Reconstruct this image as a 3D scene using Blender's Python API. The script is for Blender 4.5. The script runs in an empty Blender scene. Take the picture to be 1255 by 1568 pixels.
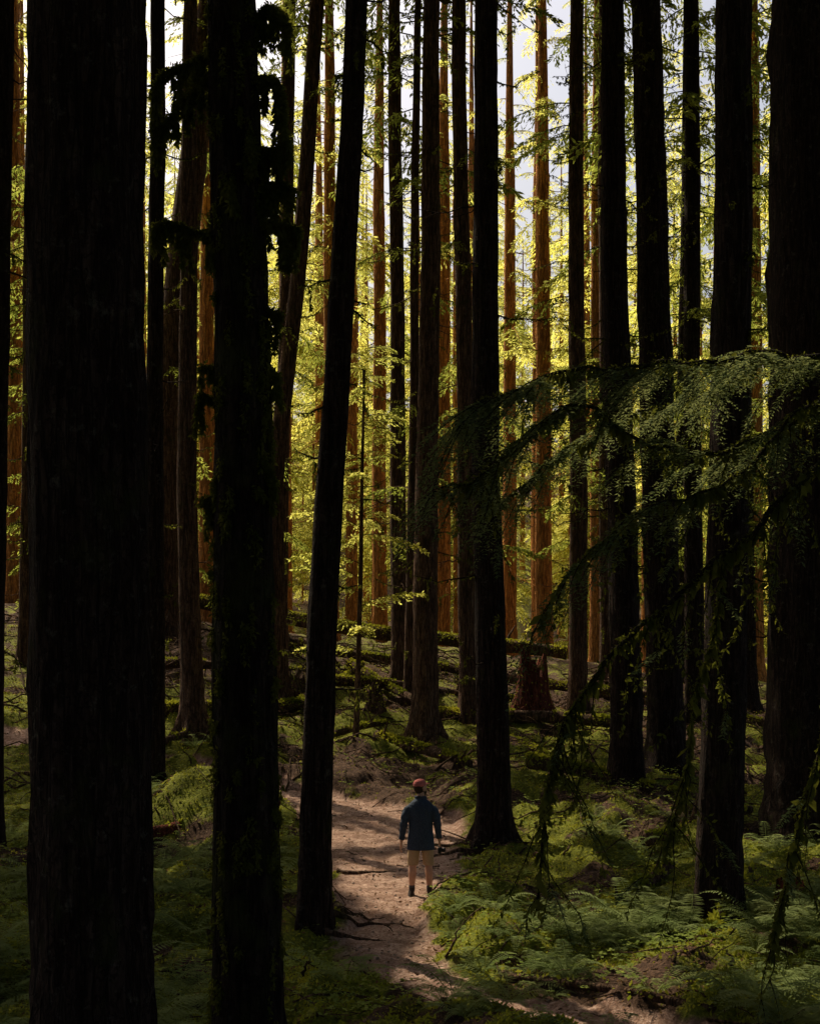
import bpy, math, numpy as np
from mathutils import Vector, Matrix
R=np.random.RandomState
scene=bpy.context.scene
# ---------------------------------------------------------------- helpers
def norm(a): return a/np.maximum(np.linalg.norm(a,axis=-1,keepdims=True),1e-9)
def ss(t): t=np.clip(t,0,1); return t*t*(3-2*t)
def vnoise(x,y,s=0):
    x=np.asarray(x,float);y=np.asarray(y,float)
    xi=np.floor(x);yi=np.floor(y);fx=ss(x-xi);fy=ss(y-yi)
    def h(a,b):
        v=np.sin(a*127.1+b*311.7+s*74.7)*43758.5453
        return v-np.floor(v)
    return (h(xi,yi)*(1-fx)+h(xi+1,yi)*fx)*(1-fy)+(h(xi,yi+1)*(1-fx)+h(xi+1,yi+1)*fx)*fy
def fbm(x,y,s=0,o=3):
    r=0;a=.5;t=0
    for i in range(o):
        r=r+a*vnoise(x*2**i,y*2**i,s+i*3);t+=a;a*=.5
    return r/t
class MB:
    def __init__(s): s.V=[];s.Q=[];s.M=[];s.n=0
    def add(s,V,Q,m=0):
        V=np.asarray(V,float).reshape(-1,3);Q=np.asarray(Q,int).reshape(-1,4)
        s.V.append(V);s.Q.append(Q+s.n);s.M.append(np.full(len(Q),m));s.n+=len(V)
    def leaves(s,P,D,W,L,w,m=0):
        L=np.reshape(L,(-1,1));w=np.reshape(w,(-1,1))
        V=np.stack([P,P+D*L*.5+W*w,P+D*L,P+D*L*.5-W*w],1).reshape(-1,3)
        s.add(V,np.arange(len(P)*4).reshape(-1,4),m)
    def tube(s,pts,rad,n=8,m=0,cap=True,jit=None):
        pts=np.asarray(pts,float);rad=np.asarray(rad,float)*np.ones(len(pts))
        T=norm(np.gradient(pts,axis=0))
        mean=np.abs(T.mean(0));ref=np.zeros(3);ref[np.argmin(mean)]=1
        A=norm(np.cross(T,ref));B=np.cross(T,A)
        a=np.linspace(0,2*np.pi,n,endpoint=False)
        rr=rad[:,None]*np.ones((1,n))
        if jit is not None: rr=rr*jit(pts,a)
        V=pts[:,None,:]+rr[:,:,None]*(np.cos(a)[None,:,None]*A[:,None,:]+np.sin(a)[None,:,None]*B[:,None,:])
        k=len(pts)
        i=np.arange(k-1)[:,None]*n;j=np.arange(n)[None,:];j2=(j+1)%n
        Q=np.stack([i+j,i+j2,i+n+j2,i+n+j],-1).reshape(-1,4)
        V=V.reshape(-1,3)
        if cap:
            V=np.vstack([V,pts[0],pts[-1]])
            c0=k*n;c1=k*n+1;e=[]
            for q in range(0,n,2):
                e.append([c0,(q+2)%n,(q+1)%n,q]);o=(k-1)*n
                e.append([c1,o+q,o+(q+1)%n,o+(q+2)%n])
            Q=np.vstack([Q,e])
        s.add(V,Q,m)
    def obj(s,name,mats,smooth=True,parent=None):
        me=mesh_from(name,np.vstack(s.V),np.vstack(s.Q),np.concatenate(s.M),mats,smooth)
        o=bpy.data.objects.new(name,me);scene.collection.objects.link(o)
        if parent: o.parent=parent
        return o
def mesh_from(name,V,Q,M,mats,smooth=True):
    me=bpy.data.meshes.new(name)
    me.vertices.add(len(V));me.vertices.foreach_set('co',V.astype(np.float32).ravel())
    me.loops.add(len(Q)*4);me.loops.foreach_set('vertex_index',Q.astype(np.int32).ravel())
    me.polygons.add(len(Q));me.polygons.foreach_set('loop_start',np.arange(0,len(Q)*4,4,dtype=np.int32))
    for m in mats: me.materials.append(m)
    me.polygons.foreach_set('material_index',np.asarray(M,np.int32))
    me.polygons.foreach_set('use_smooth',np.full(len(Q),smooth))
    me.update(calc_edges=True)
    return me
def spline(pts,n):
    pts=np.asarray(pts,float);u=np.linspace(0,len(pts)-1,n)
    P=np.vstack([2*pts[0]-pts[1],pts,2*pts[-1]-pts[-2]])
    i=np.minimum(u.astype(int),len(pts)-2);f=(u-i)[:,None]
    p0,p1,p2,p3=P[i],P[i+1],P[i+2],P[i+3]
    return .5*((2*p1)+(-p0+p2)*f+(2*p0-5*p1+4*p2-p3)*f**2+(-p0+3*p1-3*p2+p3)*f**3)
# ---------------------------------------------------------------- materials
class NT:
    def __init__(s,name):
        s.m=bpy.data.materials.new(name);s.m.use_nodes=True;s.t=s.m.node_tree;s.t.nodes.clear()
        s.out=s.n('ShaderNodeOutputMaterial')
    def n(s,t,**k):
        a=s.t.nodes.new(t)
        for x,v in k.items(): setattr(a,x,v)
        return a
    def l(s,a,b): s.t.links.new(a,b)
    def coord(s,scale,kind='Object'):
        c=s.n('ShaderNodeTexCoord');m=s.n('ShaderNodeMapping');m.inputs['Scale'].default_value=scale
        s.l(c.outputs[kind],m.inputs[0]);return m.outputs[0]
    def noise(s,vec,scale,det=4,rough=.6):
        a=s.n('ShaderNodeTexNoise');a.inputs['Scale'].default_value=scale;a.inputs['Detail'].default_value=det
        a.inputs['Roughness'].default_value=rough
        s.l(vec,a.inputs['Vector']);return a.outputs[0]
    def ramp(s,f,stops):
        a=s.n('ShaderNodeValToRGB');e=a.color_ramp.elements
        while len(e)<len(stops): e.new(.5)
        for i,(p,c) in enumerate(stops):
            e[i].position=p;e[i].color=(*c,1) if len(c)==3 else c
        s.l(f,a.inputs[0]);return a.outputs[0]
    def mix(s,f,a,b,mode='MIX'):
        x=s.n('ShaderNodeMix',data_type='RGBA',blend_type=mode)
        for i,v in ((0,f),(6,a),(7,b)):
            if isinstance(v,(int,float)): x.inputs[i].default_value=v
            elif isinstance(v,tuple): x.inputs[i].default_value=(*v,1)
            else: s.l(v,x.inputs[i])
        return x.outputs[2]
    def math(s,op,a,b=0.):
        x=s.n('ShaderNodeMath',operation=op)
        for i,v in enumerate((a,b)):
            if isinstance(v,(int,float)): x.inputs[i].default_value=v
            else: s.l(v,x.inputs[i])
        return x.outputs[0]
    def pbr(s,col,rough=.9,bump=None,bs=.5,bd=.02,spec=.2):
        p=s.n('ShaderNodeBsdfPrincipled')
        if isinstance(col,tuple): p.inputs['Base Color'].default_value=(*col,1)
        else: s.l(col,p.inputs['Base Color'])
        p.inputs['Roughness'].default_value=rough;p.inputs['Specular IOR Level'].default_value=spec
        if bump is not None:
            b=s.n('ShaderNodeBump');b.inputs['Strength'].default_value=bs;b.inputs['Distance'].default_value=bd
            s.l(bump,b.inputs['Height']);s.l(b.outputs[0],p.inputs['Normal'])
        s.l(p.outputs[0],s.out.inputs[0]);return s.m
def bark(name,dark,mid,light,moss=.0,sc=1.,lic=.4):
    t=NT(name);v=t.coord((7*sc,7*sc,.8*sc));v2=t.coord((1,1,1))
    n1=t.noise(v,2.6,5,.75)
    rid=t.math('ABSOLUTE',t.math('SUBTRACT',t.noise(v,1.5,3,.6),.5))   # long furrows
    crk=t.math('ABSOLUTE',t.math('SUBTRACT',t.noise(t.coord((5,5,3.2)),2.2,3,.6),.5))   # cross cracks
    edge=t.math('MULTIPLY',t.ramp(rid,[(0,(0,0,0)),(.07,(1,1,1))]),t.ramp(crk,[(0,(.35,.35,.35)),(.045,(1,1,1))]))
    c=t.ramp(n1,[(.3,dark),(.5,mid),(.72,light)])
    c=t.mix(edge,t.mix(.7,c,(0.004,.003,.002)),c)
    if lic>0:
        lich=t.noise(v2,8,4,.75)
        c=t.mix(t.ramp(lich,[(.58,(0,0,0)),(.70,(lic,lic,lic))]),c,(.19,.17,.13))
    if moss>0:
        mn=t.noise(v2,1.7,4,.7)
        c=t.mix(t.ramp(mn,[(.62-.25*moss,(0,0,0)),(.78-.25*moss,(.7,.7,.7))]),c,(.045,.048,.012))
    hgt=t.math('ADD',t.math('MULTIPLY',edge,.7),n1)
    return t.pbr(c,.95,hgt,1.,.05,.1)
def leaf(name,dif,tra,mixf=.5,var=.6,sc=.6):
    t=NT(name);c=t.n('ShaderNodeNewGeometry')
    n=t.noise(c.outputs['Position'],sc,2)
    f=t.ramp(n,[(.32,(1-var,1-var*.85,1-var)),(.68,(1.,)*3)])
    d=t.n('ShaderNodeBsdfDiffuse');tr=t.n('ShaderNodeBsdfTranslucent');mx=t.n('ShaderNodeMixShader')
    t.l(t.mix(1.,f,dif,'MULTIPLY'),d.inputs[0])
    t.l(t.mix(1.,f,tra,'MULTIPLY'),tr.inputs[0])
    mx.inputs[0].default_value=mixf
    t.l(d.outputs[0],mx.inputs[1]);t.l(tr.outputs[0],mx.inputs[2]);t.l(mx.outputs[0],t.out.inputs[0])
    return t.m
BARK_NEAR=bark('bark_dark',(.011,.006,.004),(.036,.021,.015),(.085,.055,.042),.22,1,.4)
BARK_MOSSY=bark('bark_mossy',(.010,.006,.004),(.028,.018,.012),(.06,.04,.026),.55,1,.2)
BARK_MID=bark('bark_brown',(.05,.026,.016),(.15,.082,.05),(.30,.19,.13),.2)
BARK_FAR=bark('bark_sunlit_orange',(.26,.095,.025),(.66,.27,.07),(.80,.42,.15),.0,.8,.0)  # orange sunlight on the far trunks is put into the bark colour
DEADWOOD=bark('dead_wood',(.04,.02,.013),(.15,.085,.05),(.32,.2,.13),.5)
REDWOOD=bark('rotten_wood',(.06,.016,.009),(.20,.055,.03),(.32,.11,.06),.1)
LEAF_FAR=leaf('needles_sunlit',(.16,.18,.035),(.92,.85,.20),.82,.5,.2)  # backlit glow and haze brightness raised in the needle colour
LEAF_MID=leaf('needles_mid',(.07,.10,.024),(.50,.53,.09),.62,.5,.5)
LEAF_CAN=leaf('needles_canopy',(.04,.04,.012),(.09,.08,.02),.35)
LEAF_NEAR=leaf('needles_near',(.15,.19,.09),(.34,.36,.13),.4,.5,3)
FERN=leaf('fern_green',(.26,.30,.12),(.46,.48,.14),.45,.5,1.5)
MOSS=leaf('moss_green',(.46,.44,.045),(.50,.46,.045),.35,.65,1.2)
MOSSD=leaf('moss_hanging',(.12,.12,.025),(.26,.25,.035),.4,.6,5)
HERB=leaf('herb_green',(.3,.36,.09),(.5,.52,.1),.45,.5,2)
LITTER=leaf('leaf_litter',(.26,.14,.075),(.10,.05,.025),.2,.7,3)
# ---------------------------------------------------------------- terrain
PY=np.array([8,12,14.3,15.2,16.3,17.6,19.4,21.8,25.4,28,29.5,31,33,36.])
PL=np.array([5,2.6,1.15,.44,-.28,-.84,-1.1,-1.3,-1.5,-2.3,-3.0,-4.6,-8,-14])
PR=np.array([8,5.,2.8,1.7,.6,.3,.25,.7,1.05,1.0,-.8,-2.6,-6,-12])
def pathness(x,y):
    x=np.asarray(x,float);y=np.asarray(y,float)
    L=np.interp(y,PY,PL);Rr=np.interp(y,PY,PR)
    j=(fbm(x*1.6,y*1.6,5)-.5)*.8+(fbm(x*6,y*6,15)-.5)*.3
    d=np.minimum(x-L,Rr-x)+j
    return np.where((y>8)&(y<36),np.clip(.5+d/.5,0,1),0)
def mound(x,y,cx,cy,r,h): return h*np.exp(-((x-cx)**2+(y-cy)**2)/(r*r))
def H(x,y):
    x=np.asarray(x,float);y=np.asarray(y,float)
    z=np.where(y<13,np.minimum(.2*(13-y),2.7),0.)
    rp=ss((y-25)/26.)
    z=z+rp*(2.7-.12*np.clip(x,-12,12))-.9*ss((y-52)/25)
    z=z+ss((y-110)/150)*30*(.6+.8*fbm(x*.01,y*.01,71))
    p=pathness(x,y)
    off=1-.9*p
    z=z+off*((fbm(x*.25,y*.25,1)-.5)*.8+(fbm(x*.9,y*.9,2)-.5)*.65+(fbm(x*3.1,y*3.1,3)-.5)*.3)
    z=z+(fbm(x*5,y*5,9)-.5)*.08-.08*p
    for m in ((3.0,23.4,.75,.5),(1.1,18.0,.6,.22),(-4.0,27,1.2,.7),(-1.0,33.5,1.1,.35),(-2.2,24.5,.7,.3),(4.6,27,1.2,.4),(1.9,29.5,.8,.3),(-5.5,31.5,1.2,.4),(5.5,22,1.1,.3)):
        z=z+mound(x,y,*m)*off
    return z
def axis(lo,hi,st,mn,mx,g=1.09):
    a=list(np.arange(lo,hi+1e-6,st))
    s=st
    while a[-1]<mx: s*=g;a.append(a[-1]+s)
    s=st;b=[]
    c=lo
    while c>mn: s*=g;c-=s;b.append(c)
    return np.array(b[::-1]+a)
xs=axis(-7.5,8.5,.08,-1500,1500);ys=axis(12.5,34,.09,-400,2200,1.055)
X,Y=np.meshgrid(xs,ys);Z=H(X,Y)
V=np.stack([X,Y,Z],-1).reshape(-1,3)
nx=len(xs);i=np.arange(len(ys)-1)[:,None]*nx;j=np.arange(nx-1)[None,:]
Q=np.stack([i+j,i+j+1,i+nx+j+1,i+nx+j],-1).reshape(-1,4)
cen=V[Q].mean(1);pm=pathness(cen[:,0],cen[:,1])>.5
def mossy(x,y):
    return np.clip((fbm(x*.45,y*.45,91)*.6+fbm(x*1.6,y*1.6,92)*.4-.37)*6,0,1)*(1-.5*ss((y-34)/8))
def ground_mat(name):
    t=NT(name);g=t.n('ShaderNodeNewGeometry');P=g.outputs['Position']
    at=t.n('ShaderNodeAttribute',attribute_name='pathness');am=t.n('ShaderNodeAttribute',attribute_name='mossiness')
    n1=t.noise(P,3.5,5,.7);n2=t.noise(P,22,4,.75);n4=t.noise(P,60,2,.7)
    soil=t.ramp(n2,[(.32,(.17,.095,.065)),(.5,(.44,.28,.205)),(.72,(.70,.52,.42))])
    soil=t.mix(t.ramp(n1,[(.40,(0,0,0)),(.62,(.8,.8,.8))]),soil,(.18,.095,.062),'MIX')
    lit=t.ramp(n2,[(.3,(.02,.011,.007)),(.55,(.085,.047,.029)),(.75,(.25,.155,.10))])
    moss=t.ramp(n2,[(.3,(.05,.058,.007)),(.6,(.21,.22,.023)),(.8,(.38,.38,.06))])
    mm=t.math('ADD',am.outputs['Fac'],t.math('MULTIPLY',t.math('SUBTRACT',n1,.5),1.6))
    fl=t.mix(t.ramp(mm,[(.35,(0,0,0)),(.6,(1,1,1))]),lit,moss)
    f=t.math('ADD',at.outputs['Fac'],t.math('MULTIPLY',t.math('SUBTRACT',n1,.5),.8))
    c=t.mix(t.ramp(f,[(.35,(0,0,0)),(.6,(1,1,1))]),fl,soil)
    hgt=t.math('ADD',t.math('ADD',t.math('MULTIPLY',n2,.6),n1),t.math('MULTIPLY',n4,.25))
    return t.pbr(c,.95,hgt,.9,.06,.15)
def sub(name,mask,mat):
    q=Q[mask];u,inv=np.unique(q,return_inverse=True)
    me=mesh_from(name,V[u],inv.reshape(-1,4),np.zeros(len(q)),[mat])
    a=me.attributes.new('pathness','FLOAT','POINT')
    a.data.foreach_set('value',pathness(V[u][:,0],V[u][:,1]).astype(np.float32))
    a=me.attributes.new('mossiness','FLOAT','POINT')
    a.data.foreach_set('value',mossy(V[u][:,0],V[u][:,1]).astype(np.float32))
    o=bpy.data.objects.new(name,me);scene.collection.objects.link(o)
sub('forest_floor',~pm,ground_mat('forest_floor_moss'))
sub('dirt_path',pm,ground_mat('path_soil'))
# ---------------------------------------------------------------- sun & openings cut in the leaves to place sun patches
ELEV=math.radians(50);AZ=math.radians(38)   # sun ahead, to the left of the view axis (+Y)
S=np.array([-math.sin(AZ)*math.cos(ELEV),math.cos(AZ)*math.cos(ELEV),math.sin(ELEV)])
SUN_SPOTS=[(.1,21.3,1.0,1.6),(-.6,23.5,.7,1.0),(-.3,26.8,1.7,1.3),(.4,19.2,.5,.5),(-.3,30.5,2.2,1.8),(.8,33.5,3.,2.0),(-1.4,35.5,2.2,2),(3.3,23.6,1.2,1.2),(3.5,27.3,1.8,1.2),  # ground spots chosen to be sunlit; leaves along their sun rays are dropped
 (1.2,17.7,1.3,1.1),(.9,16.3,1.1,.5),(4.3,18.0,1.3,1.1),(5.6,17.3,1.2,.9),(1.9,14.8,1.4,.5),(-5.4,33.5,1.8,1.6),(-4.2,28.3,1.3,1.1),(-3.9,26.2,.8,.8),(-2.6,29,.9,1.1),
 (5.4,5.4,1.8,1.8),(4.6,33,2.2,1.8),(6.1,24.5,.9,.9),(2.6,20,.7,.7),(-3.6,21,.35,.35),(4.6,14.8,.9,.6),(3.2,16.2,.7,.6)]
def lit(p):
    z=np.zeros(len(p))
    for k in range(2):
        gx=p[:,0]-S[0]/S[2]*(p[:,2]-z);gy=p[:,1]-S[1]/S[2]*(p[:,2]-z);z=np.where(gy>25,.1*(gy-25),0)
    m=np.full(len(p),9.)
    for cx,cy,rx,ry in SUN_SPOTS:
        m=np.minimum(m,np.sqrt(((gx-cx)/(rx+.35))**2+((gy-cy)/(ry+.35))**2))
    m=m+(fbm(gx*1.5,gy*1.5,21)-.5)*.8
    open_=(gy>35)&(fbm(gx*.35,gy*.35,31)>.40)&(gx<12)
    fleck=(gy>14)&(gy<36)&(fbm(gx*1.3,gy*1.3,61)>.645)&(np.abs(gx)<9)&((gx>0)|(gy>25))
    return (m<1.0)|open_|fleck
# ---------------------------------------------------------------- trees
def make_branch(rng,L,nt=13,ml=5,leafL=.22,droop=.45):
    P=[];D=[];W=[]
    t=np.linspace(.12,1,nt)
    for side in (-1,1):
        for tt in t:
            a=np.array([L*tt,0,L*(.12*tt-droop*tt*tt)])
            l=L*.42*(1.05-tt*.75)*rng.uniform(.6,1.2)
            d=norm(np.array([.65+rng.uniform(-.15,.2),side*.8,-.3+rng.uniform(-.25,.15)]))
            s=(np.arange(ml)+rng.uniform(0,.6,ml))/ml
            p=a+d*l*s[:,None];p[:,2]-=.45*l*s**2
            dd=norm(d+rng.normal(0,.38,(ml,3))+np.array([0,0,-.3]))
            w=norm(np.cross(dd,norm(np.array([0,0,1.])+rng.normal(0,.5,(ml,3)))))
            P.append(p);D.append(dd);W.append(w)
    P=np.vstack(P);D=np.vstack(D);W=np.vstack(W)
    return P,D,W,leafL*rng.uniform(.6,1.3,len(P))
def branch_set(seed,**k):
    r=R(seed);return [make_branch(r,1.,**k) for _ in range(8)]
BS_FAR=branch_set(3,nt=15,ml=8,leafL=.095)
BS_MID=branch_set(4,nt=17,ml=9,leafL=.07,droop=.4)
def attach(mb,rng,bs,base,az,L,m=1,wf=.14,axis_m=0,ra=.02,filt=False,droopz=0.):
    P,D,W,l=bs[rng.randint(len(bs))]
    c,s_=math.cos(az),math.sin(az)
    M=np.array([[c,s_,0],[-s_,c,0],[0,0,1]])
    tilt=rng.uniform(-.25,.2)+droopz
    T=np.array([[math.cos(tilt),0,math.sin(tilt)],[0,1,0],[-math.sin(tilt),0,math.cos(tilt)]])
    M=T@M
    p=base+P@M*L;d=D@M;w=W@M
    if filt:
        k=~lit(p);p=p[k];d=d[k];w=w[k];l=l[k]
    if len(p): mb.leaves(p,d,w,l*L,l*L*wf,m)
    t=np.linspace(0,.95,5)
    ax=np.stack([t,0*t,.12*t-.42*t*t],1)@M*L+base
    mb.tube(ax,np.linspace(ra,ra*.25,5),3,axis_m,cap=False)
def trunk(mb,rng,ctrl,r0,r1,zbase,ztop,m=0,n=20,flare=.55):
    c=np.array(ctrl,float)
    zz=np.concatenate([np.linspace(zbase-.5,zbase+1.5,12),np.arange(zbase+1.9,ztop,.45 if n>16 else .8)])
    zc=c[:,0]
    if len(c)>1: slope=(c[-1,1:]-c[-2,1:])/max(c[-1,0]-c[-2,0],1)
    else: slope=np.zeros(2)
    x=np.interp(zz,zc,c[:,1])+np.maximum(zz-zc[-1],0)*slope[0]
    y=np.interp(zz,zc,c[:,2])+np.maximum(zz-zc[-1],0)*slope[1]
    k=np.array([.25,.5,.25])
    for _ in range(6):
        x[1:-1]=np.convolve(x,k,'valid');y[1:-1]=np.convolve(y,k,'valid')
    x=x+np.sin(zz*.5+rng.uniform(0,6))*.02+np.sin(zz*1.7+rng.uniform(0,6))*.006
    rr=np.interp(zz,[zbase,zc[-1] if len(zc)>1 else zbase+14,ztop],[r0,r1,.04])
    rr=rr*(1+flare*np.exp(-np.maximum(zz-zbase,0)/.45))
    ph=rng.uniform(0,6,4)
    def jit(pts,a):
        hz=(pts[:,2]-zbase)[:,None]
        f=1+.035*np.sin(3*a+ph[0]+hz*.3)+.025*np.sin(7*a+ph[1]+hz*.8)+.035*rng.normal(0,1,(len(pts),len(a)))
        f=f+flare*.45*np.exp(-np.maximum(hz,0)/.35)*np.sin(5*a+ph[2])
        return f
    pts=np.stack([x,y,zz],1)
    mb.tube(pts,rr,n,m,cap=False,jit=jit)
    return lambda z:(np.array([np.interp(z,zz,x),np.interp(z,zz,y),z]),float(np.interp(z,zz,rr)))
def fuzz(mb,rng,pts,r,n,L,m,hang=.7):
    pts=np.asarray(pts);u=rng.uniform(0,len(pts)-1.001,n);i=u.astype(int);f=(u-i)[:,None]
    p=pts[i]*(1-f)+pts[i+1]*f+norm(rng.normal(0,1,(n,3)))*r
    d=norm(rng.normal(0,.55,(n,3))+np.array([0,0,-hang]));w=norm(np.cross(d,rng.normal(0,1,(n,3))))
    l=L*rng.uniform(.4,1.5,n);mb.leaves(p,d,w,l,l*.22,m)
def dead_twigs(mb,rng,at,z0,z1,n,Lr=(.4,1.6),m=0,r=.014,moss=None):
    for _ in range(n):
        z=rng.uniform(z0,z1);p,rad=at(z);az=rng.uniform(0,6.28);L=rng.uniform(*Lr)
        d=np.array([math.cos(az),math.sin(az),rng.uniform(-.3,.25)])
        t=np.linspace(0,1,6)[:,None]
        pts=p+d*(rad*.8+L*t)+np.array([0,0,1.])*L*(-.35*t+.35*t**2*rng.uniform(0,2))
        pts[1:]+=rng.normal(0,.03*L,(5,3))
        mb.tube(pts,np.linspace(r*1.4,r*.35,6),4,m,cap=False)
        if moss is not None and rng.rand()<.7:
            fuzz(mb,rng,pts,.02,int(90*L),.055,moss)
            if rng.rand()<.6:
                q=pts[rng.randint(1,6)];fuzz(mb,rng,np.array([q,q+[0,0,-rng.uniform(.1,.4)]]),.012,40,.06,moss,1.4)
        for q in range(rng.randint(0,3)):
            b=pts[rng.randint(2,5)];d2=norm(d+rng.normal(0,.6,3))*L*.35
            mb.tube(np.array([b,b+d2*.5,b+d2+np.array([0,0,-.05])]),[r*.5,r*.4,r*.2],3,m,cap=False)
def crown_coarse(mb,rng,at,z0,z1,Rm,n,m=1):
    z=z0+(z1-z0)*rng.uniform(0,1,n)**1.1
    rr=Rm*(1-.75*(z-z0)/(z1-z0))*np.sqrt(rng.uniform(0,1,n));az=rng.uniform(0,6.28,n)
    c=np.array([at(q)[0] for q in z])
    p=c+np.stack([np.cos(az)*rr,np.sin(az)*rr,-.3*rr],1)
    p=p[~lit(p)];k=len(p)
    d=norm(np.stack([np.cos(az[:k]),np.sin(az[:k]),-.4+0*az[:k]],1)+rng.normal(0,.4,(k,3)))
    w=norm(np.cross(d,norm(np.array([0,0,1.])+rng.normal(0,.4,(k,3)))))
    l=rng.uniform(.4,.8,k);mb.leaves(p-d*l[:,None]*.5,d,w,l,l*.25,m)
near=[ # x,y,(z,x) centreline,r0,r1,bark,flare,twigs
 (-2.44,10.7,[(-.2,-2.44),(9.,-2.46)],.46,.425,BARK_NEAR,.15,0),
 (-1.35,12.0,[(0,-1.34),(3.8,-1.41),(6.65,-1.465),(9.44,-1.54)],.305,.20,BARK_MOSSY,.1,0),
 (-1.28,18.6,[(0,-1.29),(3.64,-1.17),(6.24,-1.02),(8.4,-.91),(12.3,-.71)],.215,.14,BARK_NEAR,.25,14),
 (1.51,25.4,[(0,1.51),(7,1.39),(15.2,1.35)],.295,.2,BARK_NEAR,.6,10),
 (.38,36,[(1,.38),(9.8,.46),(19.8,.58)],.33,.2,BARK_MID,.6,22),
 (4.31,19.4,[(0,4.28),(8.1,4.44),(13,4.49)],.31,.235,BARK_NEAR,.4,8),
 (4.67,30,[(0,4.67),(11.65,4.36),(17,4.3)],.35,.24,BARK_NEAR,.4,26),
 (5.84,32,[(0,5.84),(12.1,5.54),(18,5.36)],.42,.33,BARK_NEAR,.4,20),
 (7.42,26,[(0,7.44),(15,7.46)],.8,.78,BARK_NEAR,.25,4),
 (-5.43,30,[(0,-5.45),(17,-5.4)],.2,.15,BARK_NEAR,.3,10),
 (-7.2,25,[(0,-7.45),(9,-7.35),(15,-7.2)],.22,.17,BARK_NEAR,.3,8),
 (-5.29,34,[(0,-5.2),(7.9,-5.42),(18,-5.3)],.27,.17,BARK_MID,.9,10),
 (4.3,9.6,[(0,4.3),(14,4.3)],.34,.28,BARK_MOSSY,.3,0),
]
mid=[
 (-.3,42,[(1,-.3),(20,-.44)],.25,.19,19),
 (.05,40,[(1,.0),(20,.2)],.16,.1,16),
 (1.6,38,[(1,1.6),(20,1.33)],.25,.19,20),
 (4.8,40,[(1,4.8),(20,4.73)],.27,.2,18),
 (7.68,38,[(1,7.68),(20,7.6)],.26,.2,15),
 (-8.2,46,[(2,-8.3),(13,-7.75),(20.9,-6.9)],.6,.42,22),
 (-3.5,38,[(1,-3.5),(7.4,-3.7),(12.7,-3.05),(20.7,-2.5)],.24,.19,20),
 (-10.9,40,[(1,-11),(17,-10.8)],.17,.14,15),
 (-3.9,44,[(1,-4.1),(20,-3.8)],.22,.2,19),
 (10.2,43,[(1,10.3),(18,10.1)],.3,.25,12),
 (9.0,47,[(1,9.0),(18,9.2)],.2,.15,11),
 (12.6,46,[(1,12.6),(18,12.3)],.33,.25,10),
 (-12.5,48,[(1,-12.5),(18,-12.3)],.3,.25,14),
 (6.3,45,[(1,6.3),(18,6.2)],.22,.17,17),
]
rng=R(11)
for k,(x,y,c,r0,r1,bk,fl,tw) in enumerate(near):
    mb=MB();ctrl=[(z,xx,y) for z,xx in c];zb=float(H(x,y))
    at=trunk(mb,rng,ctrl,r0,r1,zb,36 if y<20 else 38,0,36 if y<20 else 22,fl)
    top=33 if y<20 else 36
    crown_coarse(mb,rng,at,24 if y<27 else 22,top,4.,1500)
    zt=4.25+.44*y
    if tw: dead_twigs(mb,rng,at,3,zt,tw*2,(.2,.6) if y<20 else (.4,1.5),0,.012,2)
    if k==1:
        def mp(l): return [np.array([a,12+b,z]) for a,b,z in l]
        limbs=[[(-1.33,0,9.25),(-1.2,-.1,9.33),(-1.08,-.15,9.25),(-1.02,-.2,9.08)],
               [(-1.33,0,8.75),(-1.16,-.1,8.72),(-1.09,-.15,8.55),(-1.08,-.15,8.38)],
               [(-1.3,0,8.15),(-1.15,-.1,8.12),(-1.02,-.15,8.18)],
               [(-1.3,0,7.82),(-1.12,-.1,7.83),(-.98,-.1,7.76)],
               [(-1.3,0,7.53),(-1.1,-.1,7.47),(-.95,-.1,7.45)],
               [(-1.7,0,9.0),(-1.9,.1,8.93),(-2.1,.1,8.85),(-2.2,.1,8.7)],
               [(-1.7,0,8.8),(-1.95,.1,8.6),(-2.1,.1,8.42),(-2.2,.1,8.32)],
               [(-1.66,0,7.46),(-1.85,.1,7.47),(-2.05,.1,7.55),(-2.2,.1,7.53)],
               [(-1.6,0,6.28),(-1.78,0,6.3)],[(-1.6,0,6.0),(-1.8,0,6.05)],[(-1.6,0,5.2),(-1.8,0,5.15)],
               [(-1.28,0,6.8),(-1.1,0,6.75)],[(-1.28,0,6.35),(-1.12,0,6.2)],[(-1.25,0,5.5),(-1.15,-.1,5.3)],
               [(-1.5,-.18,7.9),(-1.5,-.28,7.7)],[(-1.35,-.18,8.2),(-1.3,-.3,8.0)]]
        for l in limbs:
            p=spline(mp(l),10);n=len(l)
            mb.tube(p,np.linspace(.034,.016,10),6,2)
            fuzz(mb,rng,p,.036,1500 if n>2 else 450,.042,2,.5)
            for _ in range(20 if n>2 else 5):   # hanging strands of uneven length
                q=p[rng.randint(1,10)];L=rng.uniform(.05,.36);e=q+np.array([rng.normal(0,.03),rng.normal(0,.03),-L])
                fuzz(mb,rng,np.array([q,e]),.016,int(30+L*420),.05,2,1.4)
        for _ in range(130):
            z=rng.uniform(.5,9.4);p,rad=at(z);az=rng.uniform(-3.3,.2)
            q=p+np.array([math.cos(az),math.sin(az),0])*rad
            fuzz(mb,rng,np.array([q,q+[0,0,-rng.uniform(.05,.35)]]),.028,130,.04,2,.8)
    mb.obj('conifer_tree',[bk,LEAF_CAN,MOSSD])
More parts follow.
